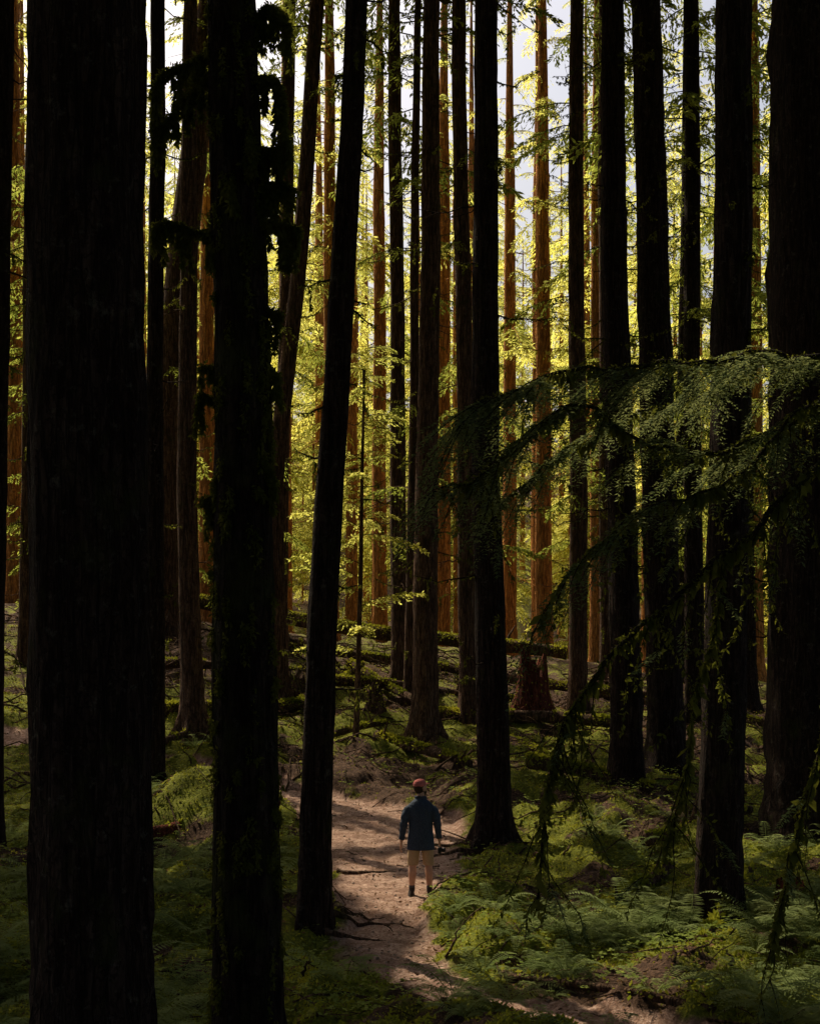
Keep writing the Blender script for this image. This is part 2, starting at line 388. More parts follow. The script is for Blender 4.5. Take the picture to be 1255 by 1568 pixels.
for k,(x,y,c,r0,r1,cl) in enumerate(mid):
    mb=MB();ctrl=[(z,xx,y) for z,xx in c];zb=float(H(x,y))
    at=trunk(mb,rng,ctrl,r0,r1,zb,36,0,16,.5)
    for z in np.arange(cl,35,.62):
        p,_=at(z);L=rng.uniform(1.8,3.4)*(1-.7*max(0,(z-cl-6)/(38-cl)))
        attach(mb,rng,BS_MID if z<26 else BS_FAR,p,rng.uniform(0,6.28),L,1,.17,0,.025,filt=(z>18))
    for z in rng.uniform(5,cl,8 if abs(x)<6 else 20):
        p,_=at(z);attach(mb,rng,BS_MID,p,rng.uniform(0,6.28),rng.uniform(1.,2.2),1,.17,0,.02)
    dead_twigs(mb,rng,at,3,cl+3,34,(.4,1.7),0,.012,2)
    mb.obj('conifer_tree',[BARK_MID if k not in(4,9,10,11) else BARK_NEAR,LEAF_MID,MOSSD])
def far_mesh(seed,nb,low,ht=36,r0=.32,Lr=(1.7,3.4),bark_m=BARK_FAR):
    rg=R(seed);mb=MB()
    lean=rg.uniform(-.6,.6)
    at=trunk(mb,rg,[(0,0,0),(20,lean*.4,0)],r0,r0*.72,0,ht,0,12,.4)
    for z in np.sort(low+(ht-.5-low)*rg.uniform(0,1,nb)**.9):
        p,_=at(z);L=rg.uniform(*Lr)*(1-.75*max(0,(z-ht*.5)/(ht*.5)))
        attach(mb,rg,BS_FAR,p,rg.uniform(0,6.28),L,1,.145,0,.025)
    if ht>25: dead_twigs(mb,rg,at,3,low+8,30,(.5,1.8),0,.016)
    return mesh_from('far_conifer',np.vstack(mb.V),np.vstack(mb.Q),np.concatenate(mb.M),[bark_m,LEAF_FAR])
#             dense trees behind a clearing opened for sun                         sparse-crowned row in front
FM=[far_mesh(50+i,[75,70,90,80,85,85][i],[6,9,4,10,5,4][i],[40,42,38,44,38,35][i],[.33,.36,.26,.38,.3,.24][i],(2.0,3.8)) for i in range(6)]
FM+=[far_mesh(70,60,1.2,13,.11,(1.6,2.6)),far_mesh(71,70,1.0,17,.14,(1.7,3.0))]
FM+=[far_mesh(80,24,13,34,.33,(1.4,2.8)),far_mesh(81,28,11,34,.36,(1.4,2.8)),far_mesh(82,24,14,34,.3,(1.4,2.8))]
fixed=[(-1.3,60,8),(1.38,60,9),(4.4,62,8),(5.33,56,9),(7.3,55,10),(13,53,9),(-15.8,56,8),(-8.25,57,9),(-3.0,54,10),(6.0,66,8),(3.0,70,10),(-5.6,63,8),(10.2,60,9),(-12,62,10),(0.3,74,8),(16.5,60,9)]
def put(me,x,y,rot,s,name='conifer_tree',parent=None):
    o=bpy.data.objects.new(name,me);scene.collection.objects.link(o)
    o.location=(x,y,float(H(x,y))-.1);o.rotation_euler=(0,0,rot);o.scale=(s,s,s*1.0)
    if parent:o.parent=parent
for (x,y,i) in fixed: put(FM[i],x,y,rng.uniform(0,6.28),1)
par=bpy.data.objects.new('distant_trees',None);scene.collection.objects.link(par)
placed=[(a,b) for a,b,_ in fixed]
for x,y,i in [(-10.5,82,0),(-13.5,88,1),(-12.4,96,3),(-15.8,101,2),(-7.6,86,4),(-9.2,104,0),(-17.5,92,3),(-20,84,1),(-13,112,3),(-24,96,0),(-3.5,84,1),(-6,95,3),(15,86,1),(19,92,3),(23,84,0),(10.5,83,2)]:
    placed.append((x,y));put(FM[i],x,y,rng.uniform(0,6.28),rng.uniform(1.,1.15),'tree',par)
n=0
for _ in range(6000):
    y=80+rng.uniform(0,1)**1.1*110;x=rng.uniform(-1,1)*(16+y*.42)
    if min((a-x)**2+(b-y)**2 for a,b in placed)<(4.8)**2: continue
    placed.append((x,y));n+=1
    put(FM[rng.choice([0,1,2,3,4,5,2,5])],x,y,rng.uniform(0,6.28),rng.uniform(.85,1.15)*(1.08 if y>100 else 1),'tree',par)
    if n>=155:break
for _ in range(22):   # beside the clearing opened so sun reaches the trunks
    y=rng.uniform(60,80);x=rng.choice([-1,1])*rng.uniform(19,36)
    put(FM[rng.choice([0,1,3])],x,y,rng.uniform(0,6.28),rng.uniform(.85,1.1),'tree',par)
for _ in range(90):
    y=64+rng.uniform(0,1)*120;x=rng.uniform(-1,1)*(10+y*.38)
    put(FM[rng.choice([6,7])],x,y,rng.uniform(0,6.28),rng.uniform(.6,1.2),'young_tree',par)
par=bpy.data.objects.new('surrounding_trees',None);scene.collection.objects.link(par)
for x,y in [(-12,18),(-16,28),(-18,38),(-14,5),(13,14),(15,25),(16,36),(18,45),(-9,-4),(0,-9),(8,-6),(13,3),(-22,10),(22,20),(-20,48),(22,52),(-4,-14),(5,-16),(-14,-12)]:
    mb=MB();zb=float(H(x,y));at=trunk(mb,rng,[(zb,x,y),(20,x+rng.uniform(-.4,.4),y)],.4,.28,zb,36,0,14,.5)
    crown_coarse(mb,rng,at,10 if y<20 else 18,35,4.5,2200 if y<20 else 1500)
    dead_twigs(mb,rng,at,4,20,20,(.4,1.6),0,.014)
    mb.obj('tree',[BARK_NEAR,LEAF_CAN],parent=par)
rg=R(77);mb=MB();n=88000;n2=24000  # unseen leaf roof added to shade the foreground
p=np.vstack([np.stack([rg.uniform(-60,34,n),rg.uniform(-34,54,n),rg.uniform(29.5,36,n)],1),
             np.stack([rg.uniform(-27,-14,n2),rg.uniform(28,47,n2),rg.uniform(29.5,36,n2)],1)])   # extra unseen leaves added to darken the left foreground
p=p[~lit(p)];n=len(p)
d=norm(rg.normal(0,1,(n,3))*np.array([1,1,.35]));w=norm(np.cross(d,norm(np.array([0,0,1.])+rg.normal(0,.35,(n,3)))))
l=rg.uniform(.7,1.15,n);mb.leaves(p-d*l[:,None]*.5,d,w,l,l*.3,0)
mb.obj('added_shade_canopy',[LEAF_CAN])
mb=MB();zb=float(H(-1.3,34));at=trunk(mb,rng,[(zb,-1.32,34),(9.5,-1.1,34)],.075,.03,zb,10.6,0,10,.2)
for z in np.concatenate([np.linspace(6.0,10.5,28),np.linspace(3.2,6,9)]):
    p,_=at(z);attach(mb,rng,BS_MID,p,rng.uniform(0,6.28),rng.uniform(1.,2.3)*(1-.6*(z-3)/8),1,.22,0,.012,droopz=.3)
dead_twigs(mb,rng,at,4,10,14,(.4,1.4),0,.01,2)
mb.obj('conifer_sapling',[BARK_MID,LEAF_FAR,MOSSD])
# ---------------------------------------------------------------- near hemlock boughs
def fine_spray(mb,rng,p0,d0,L,m=1,lf=.034):
    d0=norm(np.asarray(d0,float));up=np.array([0,0,1.]);side=norm(np.cross(up,d0));
    nt=int(8+L*16);P=[];D=[];W=[]
    t=np.linspace(.05,1,nt)
    ax=p0+d0*L*t[:,None];ax[:,2]-=.38*L*t**2
    mb.tube(ax,np.linspace(.005,.0015,nt),3,0,cap=False)
    for i,tt in enumerate(t):
        for sd in (-1,1):
            l=L*.42*(1.08-tt)*rng.uniform(.5,1.3)
            d=norm(d0*.75+side*sd*.75+up*rng.uniform(-.5,.05)+rng.normal(0,.1,3))
            k=max(2,int(l/.018));s=(np.arange(k)+.5)/k
            q=ax[i]+d*l*s[:,None];q[:,2]-=.3*l*s**2
            for s2 in (-1,1):
                sv=norm(np.cross(up,d))*s2
                dd=norm(d*.75+sv*.8+rng.normal(0,.18,(k,3)));P.append(q);D.append(dd)
                W.append(norm(np.cross(dd,norm(up+rng.normal(0,.3,(k,3))))))
    P=np.vstack(P);D=np.vstack(D);W=np.vstack(W);l=lf*rng.uniform(.5,1.2,len(P))
    mb.leaves(P,D,W,l,l*.17,m)
mb=MB();rg=R(8)
A1=spline([(4.1,9.5,6.1),(3.2,9.2,5.95),(2.48,8.7,5.81),(2.07,8.5,5.78),(1.55,8.4,5.7),(1.08,8.4,5.68),(.6,8.4,5.55),(.29,8.4,5.38)],40)
A2=spline([(4.1,9.5,5.9),(3.1,9.0,5.75),(2.48,8.6,5.47),(2.18,8.5,5.3),(1.87,8.5,5.2),(1.47,8.5,5.22),(1.08,8.5,5.46),(.76,8.5,5.36),(.48,8.5,5.08),(.17,8.5,4.96)],44)
A3=spline([(4.1,9.5,5.7),(3.0,8.6,5.5),(2.33,8.0,5.07),(2.09,8,4.83),(1.8,8,4.55),(1.39,8,4.21),(1.01,8,3.8),(.83,8,3.43),(.77,8,3.06),(.73,8.1,2.5)],50)
A4=spline([(1.8,8.,4.55),(1.75,8.1,4.1),(1.66,8.2,3.7),(1.62,8.3,3.2),(1.5,8.3,2.8)],20)
A5=spline([(2.48,8.6,5.47),(2.2,8.2,5.35),(1.9,8.1,5.0),(1.6,8,4.9),(1.25,8,4.75),(1.0,8,4.55),(.75,8,4.2)],26)
A6=spline([(3.2,9.0,5.0),(2.6,8.2,4.2),(2.35,8.1,3.4),(2.2,8.1,2.8),(2.1,8.2,2.2)],26)
A7=spline([(2.2,8.5,5.78),(1.8,9.1,5.6),(1.3,9.4,5.45),(.9,9.5,5.2),(.55,9.5,4.9)],24)
for A,r in ((A1,.022),(A2,.02),(A3,.024),(A4,.009),(A5,.011),(A6,.014),(A7,.012)):
    wig=np.stack([0*A[:,0],0*A[:,0],.02*np.sin(np.arange(len(A))*.9)+.012*np.sin(np.arange(len(A))*2.3)],1);A+=wig
    mb.tube(A,np.linspace(r,r*.3,len(A)),7,0)
    fuzz(mb,rg,A,r*.9,int(len(A)*55),.022,2,.3)
    fuzz(mb,rg,A,r*.7,int(len(A)*9),.08,2,1.6)
def sprays(A,i0,i1,n,Lr,sd=None,down=.2):
    for i in np.linspace(i0,i1,n).astype(int):
        T=norm(A[min(i+1,len(A)-1)]-A[i-1]);sv=norm(np.cross([0,0,1.],T))
        s=rg.choice([-1,1]) if sd is None else sd
        d=T*rg.uniform(.5,1)+sv*s*rg.uniform(.5,1)+np.array([0,0,-down+rg.uniform(-.3,.3)])
        fine_spray(mb,rg,A[i],d,rg.uniform(*Lr))
sprays(A1,8,39,36,(.35,.8));sprays(A1,8,39,18,(.25,.5),None,.9)
sprays(A2,8,43,28,(.3,.65));sprays(A2,30,43,8,(.2,.45),None,.7)
sprays(A5,3,25,18,(.25,.5));sprays(A3,6,22,6,(.2,.35));sprays(A7,3,23,20,(.3,.6))
for A,n in ((A3,38),(A4,12),(A6,16),(A2,16),(A5,12),(A1,10)):
    for i in rg.randint(8 if A is A3 else 2,len(A)-1,n):
        L=rg.uniform(.12,.7);d=np.array([rg.normal(0,.4),rg.normal(0,.3),-1.]);t=np.linspace(0,1,6)[:,None]
        p=A[i]+d*L*t+np.array([rg.normal(0,.15),0,0])*t*(1-t);p+=rg.normal(0,.008,p.shape)
        mb.tube(p,np.linspace(.005,.0015,6),3,0,cap=False);fuzz(mb,rg,p,.007,int(110*L),.034,2,.8)
        if rg.rand()<.35: fine_spray(mb,rg,p[3],d+np.array([rg.normal(0,.6),0,.3]),rg.uniform(.12,.25))
mb.obj('hemlock_bough',[BARK_MOSSY,LEAF_NEAR,MOSSD])
# ---------------------------------------------------------------- logs, stumps
def log(name,a,b,r0,r1,mat,stubs=4,moss=500,seed=0,lift=.6):
    rg=R(seed+200);mb=MB();a=np.array(a,float);b=np.array(b,float)
    def w(p,r): return np.array([p[0],p[1],float(H(p[0],p[1]))+r*lift+(p[2] if len(p)>2 else 0)])
    A=w(a,r0);B=w(b,r1);n=30;t=np.linspace(0,1,n)[:,None];L=np.linalg.norm(B-A)
    pts=A*(1-t)+B*t;pts[:,2]+=np.sin(t[:,0]*7+seed)*.022*L*.3;pts[:,1]+=np.sin(t[:,0]*3.1+seed*2)*.03*L
    jj=lambda p,q:1+.1*np.sin(3*q+p[:,0:1]*1.5)+.07*rg.normal(0,1,(len(p),len(q)))
    mb.tube(pts,np.linspace(r0,r1,n),14,0,True,jj)
    for _ in range(stubs):
        i=rg.randint(2,n-2);d=norm(rg.normal(0,1,3)+np.array([0,0,.8]));l=rg.uniform(.15,.9)
        mb.tube(np.array([pts[i],pts[i]+d*l*.5,pts[i]+d*l+rg.normal(0,.04,3)]),[r1*.35,r1*.25,r1*.12],5,0)
    if moss:
        k=moss;i=rg.uniform(0,n-1.01,k);ii=i.astype(int);f=(i-ii)[:,None]
        k2=fbm(i*.4,i*0,seed+3)>.38;c=(pts[ii]*(1-f)+pts[ii+1]*f)[k2];k=len(c)
        ang=rg.normal(np.pi/2,.8,k);T=norm(B-A);sv=norm(np.cross(T,[0,0,1.]))
        rr=np.interp(i[k2],[0,n],[r0,r1])[:,None]
        nrm=sv*np.cos(ang)[:,None]+np.array([0,0,1.])*np.sin(ang)[:,None]
        p=c+nrm*rr*.95;d=norm(nrm+rg.normal(0,.6,(k,3)));ww=norm(np.cross(d,rg.normal(0,1,(k,3))))
        l=rg.uniform(.04,.1,k);mb.leaves(p,d,ww,l,l*.3,1)
    mb.obj(name,[mat,MOSS])
for a in [((-9.5,48,.45),(5.2,47,.55),.26,.2,8,5500,1,1),((-5,44.5,.3),(2.3,44,.2),.17,.12,5,2600,2,1),((-.8,34,.1),(1.35,31.8),.15,.11,3,1500,3,.6),
  ((.8,38,.1),(5.8,36.5),.18,.14,4,3200,4,.6),((2.4,20.2),(4.1,22.2,.1),.12,.09,3,1500,5,.6),((2.6,31,.1),(6.5,28.5),.15,.11,4,2600,6,.6),
  ((-6.5,36,.1),(-2.5,38,.1),.19,.15,4,2600,7,.6),((3.6,17.6,.0),(5.2,21.2,.2),.08,.05,3,800,9,.6),((-2.6,40.2,.1),(3.8,42,.1),.15,.11,6,2200,12,.6),
  ((-7,40,.2),(-1.5,42.5,.1),.14,.1,6,1200,13,.8),((1.5,44,.1),(7.5,40,.3),.16,.1,6,1800,14,.8),((-4.5,46,.1),(-1,39.5,.2),.1,.06,6,300,15,1),((5,43,.1),(9.5,38,.1),.14,.1,5,1200,16,.8),((2.2,36.2,.1),(3.4,33.2,.05),.09,.06,4,400,17,.8),((-6.8,31.5),(-4.6,34.5,.1),.1,.07,4,700,18,.8),
  ((-3.2,37.5,.1),(-1.4,41.8,.7),.12,.07,7,600,19,.8),((-1.9,43,.1),(.6,38.6,.1),.13,.09,5,1200,20,.8),((4.2,25.2,.1),(6.6,27.2,.2),.12,.08,4,1200,21,.8),((-2.6,34.6,.1),(-.6,36.6,.3),.1,.06,5,600,22,.8)]:
    log('fallen_log',a[0],a[1],a[2],a[3],DEADWOOD,a[4],a[5],a[6],a[7])
log('fallen_log',(-5.2,25.2),(-2.6,27.5,.1),.14,.10,REDWOOD,3,500,8)
log('path_edging_log',(1.05,16.1),(3.1,14.35),.05,.045,DEADWOOD,0,60,10)
log('path_edging_log',(.35,15.5),(1.5,14.2),.05,.045,DEADWOOD,0,60,11)
def stump(x,y,r,h,mat,seed):
    rg=R(seed);mb=MB();z=float(H(x,y));n=22;a=np.linspace(0,2*np.pi,n,endpoint=False)
    lv=np.array([-.3,0,.15,.35,.6,.8,1.]);tops=h*(1+.28*rg.uniform(-1,1,n)+.15*np.sin(a*2))
    V=[]
    for l in lv:
        zz=np.where(l<=0,l*1.,l*tops);rr=r*(1+.6*math.exp(-max(l,0)*h/.25)+.12*np.sin(5*a+seed)+rg.normal(0,.05,n))*(1-.2*max(l,0))
        V.append(np.stack([x+np.cos(a)*rr,y+np.sin(a)*rr,z+zz],1))
    V.append(np.stack([x+np.cos(a)*r*.55,y+np.sin(a)*r*.55,z+tops*.85],1))
    V.append(np.stack([x+np.cos(a)*r*.05,y+np.sin(a)*r*.05,z+tops*.0+h*.75],1))
    k=len(V);V=np.vstack(V);i=np.arange(k-1)[:,None]*n;j=np.arange(n)[None,:];j2=(j+1)%n
    mb.add(V,np.stack([i+j,i+j2,i+n+j2,i+n+j],-1).reshape(-1,4),0)
    p=V[rg.randint(2*n,6*n,500)];d=norm(rg.normal(0,1,(500,3)));w=norm(np.cross(d,rg.normal(0,1,(500,3))))
    kk=rg.rand(500)<.5;l=rg.uniform(.03,.08,500);mb.leaves(p[kk],d[kk],w[kk],l[kk],l[kk]*.3,1)
    mb.obj('tree_stump',[mat,MOSS],smooth=False)
stump(3.35,38.5,.45,1.5,REDWOOD,1);stump(-.95,38,.2,.6,DEADWOOD,2);stump(-3.2,39,.28,.5,DEADWOOD,3);stump(5.3,19.6,.22,.55,REDWOOD,4)
# ---------------------------------------------------------------- ferns & ground cover
def fern(mb,rng,x,y,s,m=0):
    z=float(H(x,y));nf=rng.randint(8,14)
    for f in range(nf):
        az=f/nf*6.28+rng.uniform(-.3,.3);L=s*rng.uniform(.6,1.2);n=20
        t=np.linspace(.14,1,n);rise=rng.uniform(.75,1.25)
        hx=L*t*.8;hz=L*(rise*t-.78*t*t)
        d=np.array([math.cos(az),math.sin(az),0]);sv=np.array([-d[1],d[0],0])
        c=np.array([x,y,z+.03])+d*hx[:,None]+np.array([0,0,1.])*hz[:,None]
        mb.tube(c[::3],np.linspace(.005,.0018,len(c[::3])),3,m,cap=False)
        pl=L*.19*np.sin(np.clip(t*1.05,0,1)*np.pi*.92)**.7*(1.2-t*.7)
        for sd in(-1,1):
            dd=norm(sv*sd+d*.35+np.array([0,0,-.15])+rng.normal(0,.05,(n,3)));w=np.tile(d,(n,1))
            mb.leaves(c,dd,w,pl,np.full(n,L*.0165),m)
rg=R(5);mb=MB()
def region(n,x0,x1,y0,y1,s0,s1,pk=.25):
    for _ in range(n):
        x=rg.uniform(x0,x1);y=rg.uniform(y0,y1)
        if pathness(x,y)<=pk and vnoise(x*.9,y*.9,33)>.36: fern(mb,rg,x,y,rg.uniform(s0,s1))
region(90,.4,3.4,15.2,19.5,.35,.65);region(150,2.6,7,13.5,20.5,.5,1.05);region(60,-1.5,1.3,12.6,15.8,.5,.85)
region(100,-6,-1.8,13,24,.5,.95);region(60,3,9,19,27,.45,.8);region(60,-9,-3,24,34,.45,.8);region(34,1.6,6,12.5,14.3,.7,1.0)
mb.obj('fern_patch',[FERN],smooth=False)
mb=MB();n=280000
y=13+rg.uniform(0,1,n)**1.2*32;x=rg.uniform(-1,1,n)*(1.5+y*.28)
k=(pathness(x,y)<.35)&(rg.rand(n)<mossy(x,y)*1.1+.03);x=x[k];y=y[k]
n=len(x);p=np.stack([x,y,H(x,y)-.004],1);d=norm(rg.normal(0,.9,(n,3))+np.array([0,0,.6]));w=norm(np.cross(d,rg.normal(0,1,(n,3))))
l=rg.uniform(.02,.065,n);mb.leaves(p,d,w,l,l*.27,0);mb.obj('moss_carpet',[MOSS],smooth=False)
mb=MB();n=12000
y=14+rg.uniform(0,1,n)*18;x=rg.uniform(-1,1,n)*(1.5+y*.26)
k=(pathness(x,y)<.25)&(vnoise(x*1.1,y*1.1,57)>.5);x=x[k];y=y[k];n=len(x)
p=np.stack([x,y,H(x,y)+rg.uniform(.04,.2,n)],1);az=rg.uniform(0,6.28,n);
for q in range(3):
    d=norm(np.stack([np.cos(az+q*2.1),np.sin(az+q*2.1),0*az+.1],1)+rg.normal(0,.15,(n,3)));w=norm(np.cross(d,norm(np.array([0,0,1.])+rg.normal(0,.2,(n,3)))))
    l=rg.uniform(.03,.07,n);mb.leaves(p,d,w,l,l*.4,0)
mb.obj('undergrowth',[HERB],smooth=False)
mb=MB();n=60000
y=13+rg.uniform(0,1,n)*34;x=rg.uniform(-1,1,n)*(1.5+y*.28);pp=pathness(x,y);k=(rg.rand(n)<np.where(pp>.8,.4,1));x=x[k];y=y[k];n=len(x)
p=np.stack([x,y,H(x,y)+.008],1);d=norm(rg.normal(0,1,(n,3))*np.array([1,1,.35]));w=norm(np.cross(d,norm(np.array([0,0,1.])+rg.normal(0,.4,(n,3)))))
l=rg.uniform(.02,.07,n)*(1+(y>32)*.6);mb.leaves(p,d,w,l,l*.3,0);mb.obj('leaf_litter',[LITTER],smooth=False)
mb=MB()
for _ in range(1500):
    y=13.5+rg.uniform(0,1)**.8*36;x=rg.uniform(-1,1)*(1.5+y*.28);onp=pathness(x,y)>.6
    if onp and rg.rand()<.55: continue
    L=rg.uniform(.15,1.3)*(1 if y<25 else 1.8)*(.35 if onp else 1);az=rg.uniform(0,6.28);t=np.linspace(-.5,.5,6)
    px=x+math.cos(az)*L*t+rg.normal(0,.02,6);py=y+math.sin(az)*L*t+rg.normal(0,.02,6)
    pz=H(px,py)+.01+(0 if onp else rg.uniform(0,.2))*(t+.5)*(1+(y>30))
    mb.tube(np.stack([px,py,pz],1),np.linspace(1,.5,6)*rg.uniform(.005,.022)*(1+.5*(y>30))*(.6 if onp else 1),5,0)
mb.obj('fallen_twigs',[DEADWOOD])
mb=MB()    # roots surfacing across the trail
for bx,by,az,L in [(1.4,25.2,2.9,1.8),(1.3,25.0,3.6,1.5),(-1.3,18.8,.3,1.3),(-1.3,18.9,.8,1.1),(1.5,25.3,-2.2,1.4),(-1.2,18.5,-.3,.9),(4.2,19.3,3.4,1.6),(4.3,19.2,-2.3,1.2),(-1.2,22.8,.1,1.0)]:
    t=np.linspace(0,1,14);wob=np.cumsum(rg.normal(0,.14,14))*.3
    px=bx+math.cos(az)*L*t-math.sin(az)*wob*t*L;py=by+math.sin(az)*L*t+math.cos(az)*wob*t*L
    mb.tube(np.stack([px,py,H(px,py)+.02-.03*t],1),np.linspace(.06,.015,14),8,0)
mb.obj('tree_roots',[DEADWOOD])
mb=MB()
for _ in range(320):
    y=rg.uniform(14,30);L=np.interp(y,PY,PL);Rr=np.interp(y,PY,PR);x=rg.uniform(L,Rr);r=rg.uniform(.008,.03)
    c=np.array([x,y,float(H(x,y))]);t=np.linspace(-1,1,5)
    mb.tube(c+np.stack([0*t,0*t,t*r*.5],1)+rg.normal(0,.1*r,(5,3)),r*np.array([.35,.85,1,.85,.35]),7,0,True,lambda p,q:1+rg.normal(0,.12,(len(p),len(q))))
tt=NT('stone_grey');sm=tt.pbr(tt.ramp(tt.noise(tt.coord((1,1,1)),30),[(.3,(.16,.11,.08)),(.7,(.36,.27,.21))]),.9)
mb.obj('path_stones',[sm])
# ---------------------------------------------------------------- hiker
def cloth(name,c,c2,sc=40,rough=.9,bs=.3):
    t=NT(name);v=t.coord((1,1,1));n=t.noise(v,sc,4);f=t.noise(v,9,3)
    return t.pbr(t.ramp(n,[(.3,c),(.7,c2)]),rough,f,bs,.02)
SKIN=cloth('skin',(.54,.29,.18),(.64,.36,.23),15,.6,.05);NAVY=cloth('jacket_navy_denim',(.028,.04,.062),(.065,.08,.11),60,.9,.8)
TAN=cloth('shorts_tan',(.44,.28,.14),(.54,.37,.21),60,.9,.6);RED=cloth('cap_red',(.50,.12,.10),(.62,.20,.17),60)
BOOT=cloth('boot_leather',(.03,.022,.018),(.06,.045,.035),40,.7);SOCK=cloth('sock_grey',(.06,.06,.065),(.1,.1,.11),80)
HAIR=cloth('hair_brown',(.03,.018,.01),(.07,.04,.02),90);BLK=cloth('camera_black',(.01,.01,.011),(.02,.02,.022),50,.4,.05)
GLASS=cloth('lens_glass',(.01,.012,.03),(.02,.02,.05),5,.08,0);EYE=cloth('eye',(.5,.5,.5),(.6,.6,.6),5,.3,0)
HX,HY=.16,21.0;hz=float(H(HX,HY))
hik=bpy.data.objects.new('hiker',None);scene.collection.objects.link(hik);hik.location=(HX,HY,hz)
def ell_tube(mb,rings,n=20):
    a=np.linspace(0,2*np.pi,n,endpoint=False);V=[]
    for x,y,z,rx,ry in rings: V.append(np.stack([x+rx*np.cos(a),y+ry*np.sin(a),np.full(n,z)],1))
    k=len(V);V=np.vstack(V+[np.array([rings[0][:3],rings[-1][:3]])])
    i=np.arange(k-1)[:,None]*n;j=np.arange(n)[None,:];j2=(j+1)%n
    Q=np.stack([i+j,i+j2,i+n+j2,i+n+j],-1).reshape(-1,4);e=[]
    for q in range(0,n,2):
        e.append([k*n,(q+2)%n,(q+1)%n,q]);o=(k-1)*n;e.append([k*n+1,o+q,o+(q+1)%n,o+(q+2)%n])
    mb.add(V,np.vstack([Q,e]))
def part(mb,name,mat,vox=.008,sm=4,mat4=None):
    o=mb.obj(name,[mat],parent=hik)
    if mat4 is not None: o.data.transform(mat4)
    if vox:
        r=o.modifiers.new('r','REMESH');r.mode='VOXEL';r.voxel_size=vox;r.use_smooth_shade=True
        s=o.modifiers.new('s','SMOOTH');s.iterations=sm;s.factor=.5
    return o
LH=np.array([-.29,.03,.80]);RH=np.array([.28,.06,.82])
mb=MB()
for s in(-1,1):
    mb.tube(spline([(s*.075,0,.93),(s*.105,.005,.70),(s*.118,.012,.50),(s*.125,-.015,.36),(s*.13,-.01,.2),(s*.132,0,.07)],24),np.interp(np.linspace(0,5,24),[0,1,2,2.3,3,4,4.6,5],[.06,.072,.058,.054,.06,.045,.036,.04]),16)
ell_tube(mb,[(0,0,.85,.11,.08),(0,0,.95,.12,.085),(0,0,1.1,.11,.08),(0,0,1.3,.12,.08),(0,0,1.40,.10,.06),(0,.005,1.46,.06,.055),(0,.015,1.53,.056,.058),(0,.025,1.6,.055,.06)])
el={-1:np.array([-.25,-.03,1.10]),1:np.array([.245,-.04,1.11])};wr={-1:LH,1:RH}
for s in(-1,1):
    sh=np.array([s*.13,0,1.36]);mb.tube(spline([sh,el[s],wr[s]],16),np.interp(np.linspace(0,1,16),[0,.1,.5,1],[.03,.04,.042,.027]),12)
    w=wr[s];d=norm(w-el[s]);fw=np.array([0,1.,0])
    pc=spline([w-d*.01,w+d*.045,w+d*.09],8)
    for off in (-.022,0,.022): mb.tube(pc+fw*off,np.array([.016,.018,.018,.018,.018,.017,.016,.013]),8)
    inn=np.array([-s*1.,0,0]);k=w+d*.088
    for f,(off,L) in enumerate(((.031,.072),(.011,.08),(-.010,.075),(-.030,.058))):
        curl=.35 if s<0 else .95
        b=k+fw*off
        p1=b+norm(d+inn*curl*.3)*L*.42;p2=p1+norm(d*(1-curl*.6)+inn*curl)*L*.33;p3=p2+norm(d*(.8-curl)+inn*(curl+.2))*L*.28
        mb.tube(np.array([b-d*.015,b,p1,p2,p3]),[.009,.0095,.009,.008,.006],8)
    b=w+d*.03+fw*.035
    mb.tube(np.array([b-fw*.015,b+fw*.015+d*.02,b+fw*.03+d*.045+inn*.01,b+fw*.03+d*.068+inn*.02]),[.013,.012,.010,.008],8)
part(mb,'body',SKIN,.0045,2)
mb=MB()
ell_tube(mb,[(0,0,.70,.205,.14),(0,0,.72,.208,.143),(0,0,.85,.198,.14),(0,-.002,1.0,.180,.13),(0,-.005,1.15,.182,.13),(0,-.01,1.26,.19,.13),(0,-.01,1.33,.192,.122),(0,-.01,1.375,.178,.108),(0,-.008,1.41,.145,.095),(0,-.003,1.445,.10,.082),(0,.005,1.47,.08,.074),(0,.012,1.50,.072,.07)],28)
for s in(-1,1):
    sh=np.array([s*.135,-.005,1.345]);w=wr[s]+(el[s]-wr[s])*.16
    rad=np.interp(np.linspace(0,1,26),[0,.06,.14,.3,.5,.55,.75,.95,1],[.045,.06,.068,.064,.056,.058,.05,.045,.047])
    mb.tube(spline([sh,(sh+el[s])/2+np.array([s*.024,0,.02]),el[s],(el[s]+w)/2,w],26),rad,14,0,True,lambda p,q:1+.06*np.sin(p[:,2:3]*60+q[None,:]*2))
for z,r in ((1.47,.082),(1.485,.084)):
    a=np.linspace(0,2*np.pi,20);mb.tube(np.stack([np.cos(a)*r,np.sin(a)*r*.95+.01,z-.012*np.sin(a)],1),.011,6,cap=False)
part(mb,'jacket',NAVY,.007,3)
mb=MB()
ell_tube(mb,[(0,0,.78,.165,.118),(0,0,.9,.16,.115),(0,0,1.0,.15,.11)])
for s in(-1,1): ell_tube(mb,[(s*.118,.01,.47,.083,.085),(s*.117,.01,.49,.084,.086),(s*.105,.005,.65,.09,.095),(s*.09,0,.8,.09,.105),(s*.08,0,.9,.08,.1)])
part(mb,'shorts',TAN,.008,2)
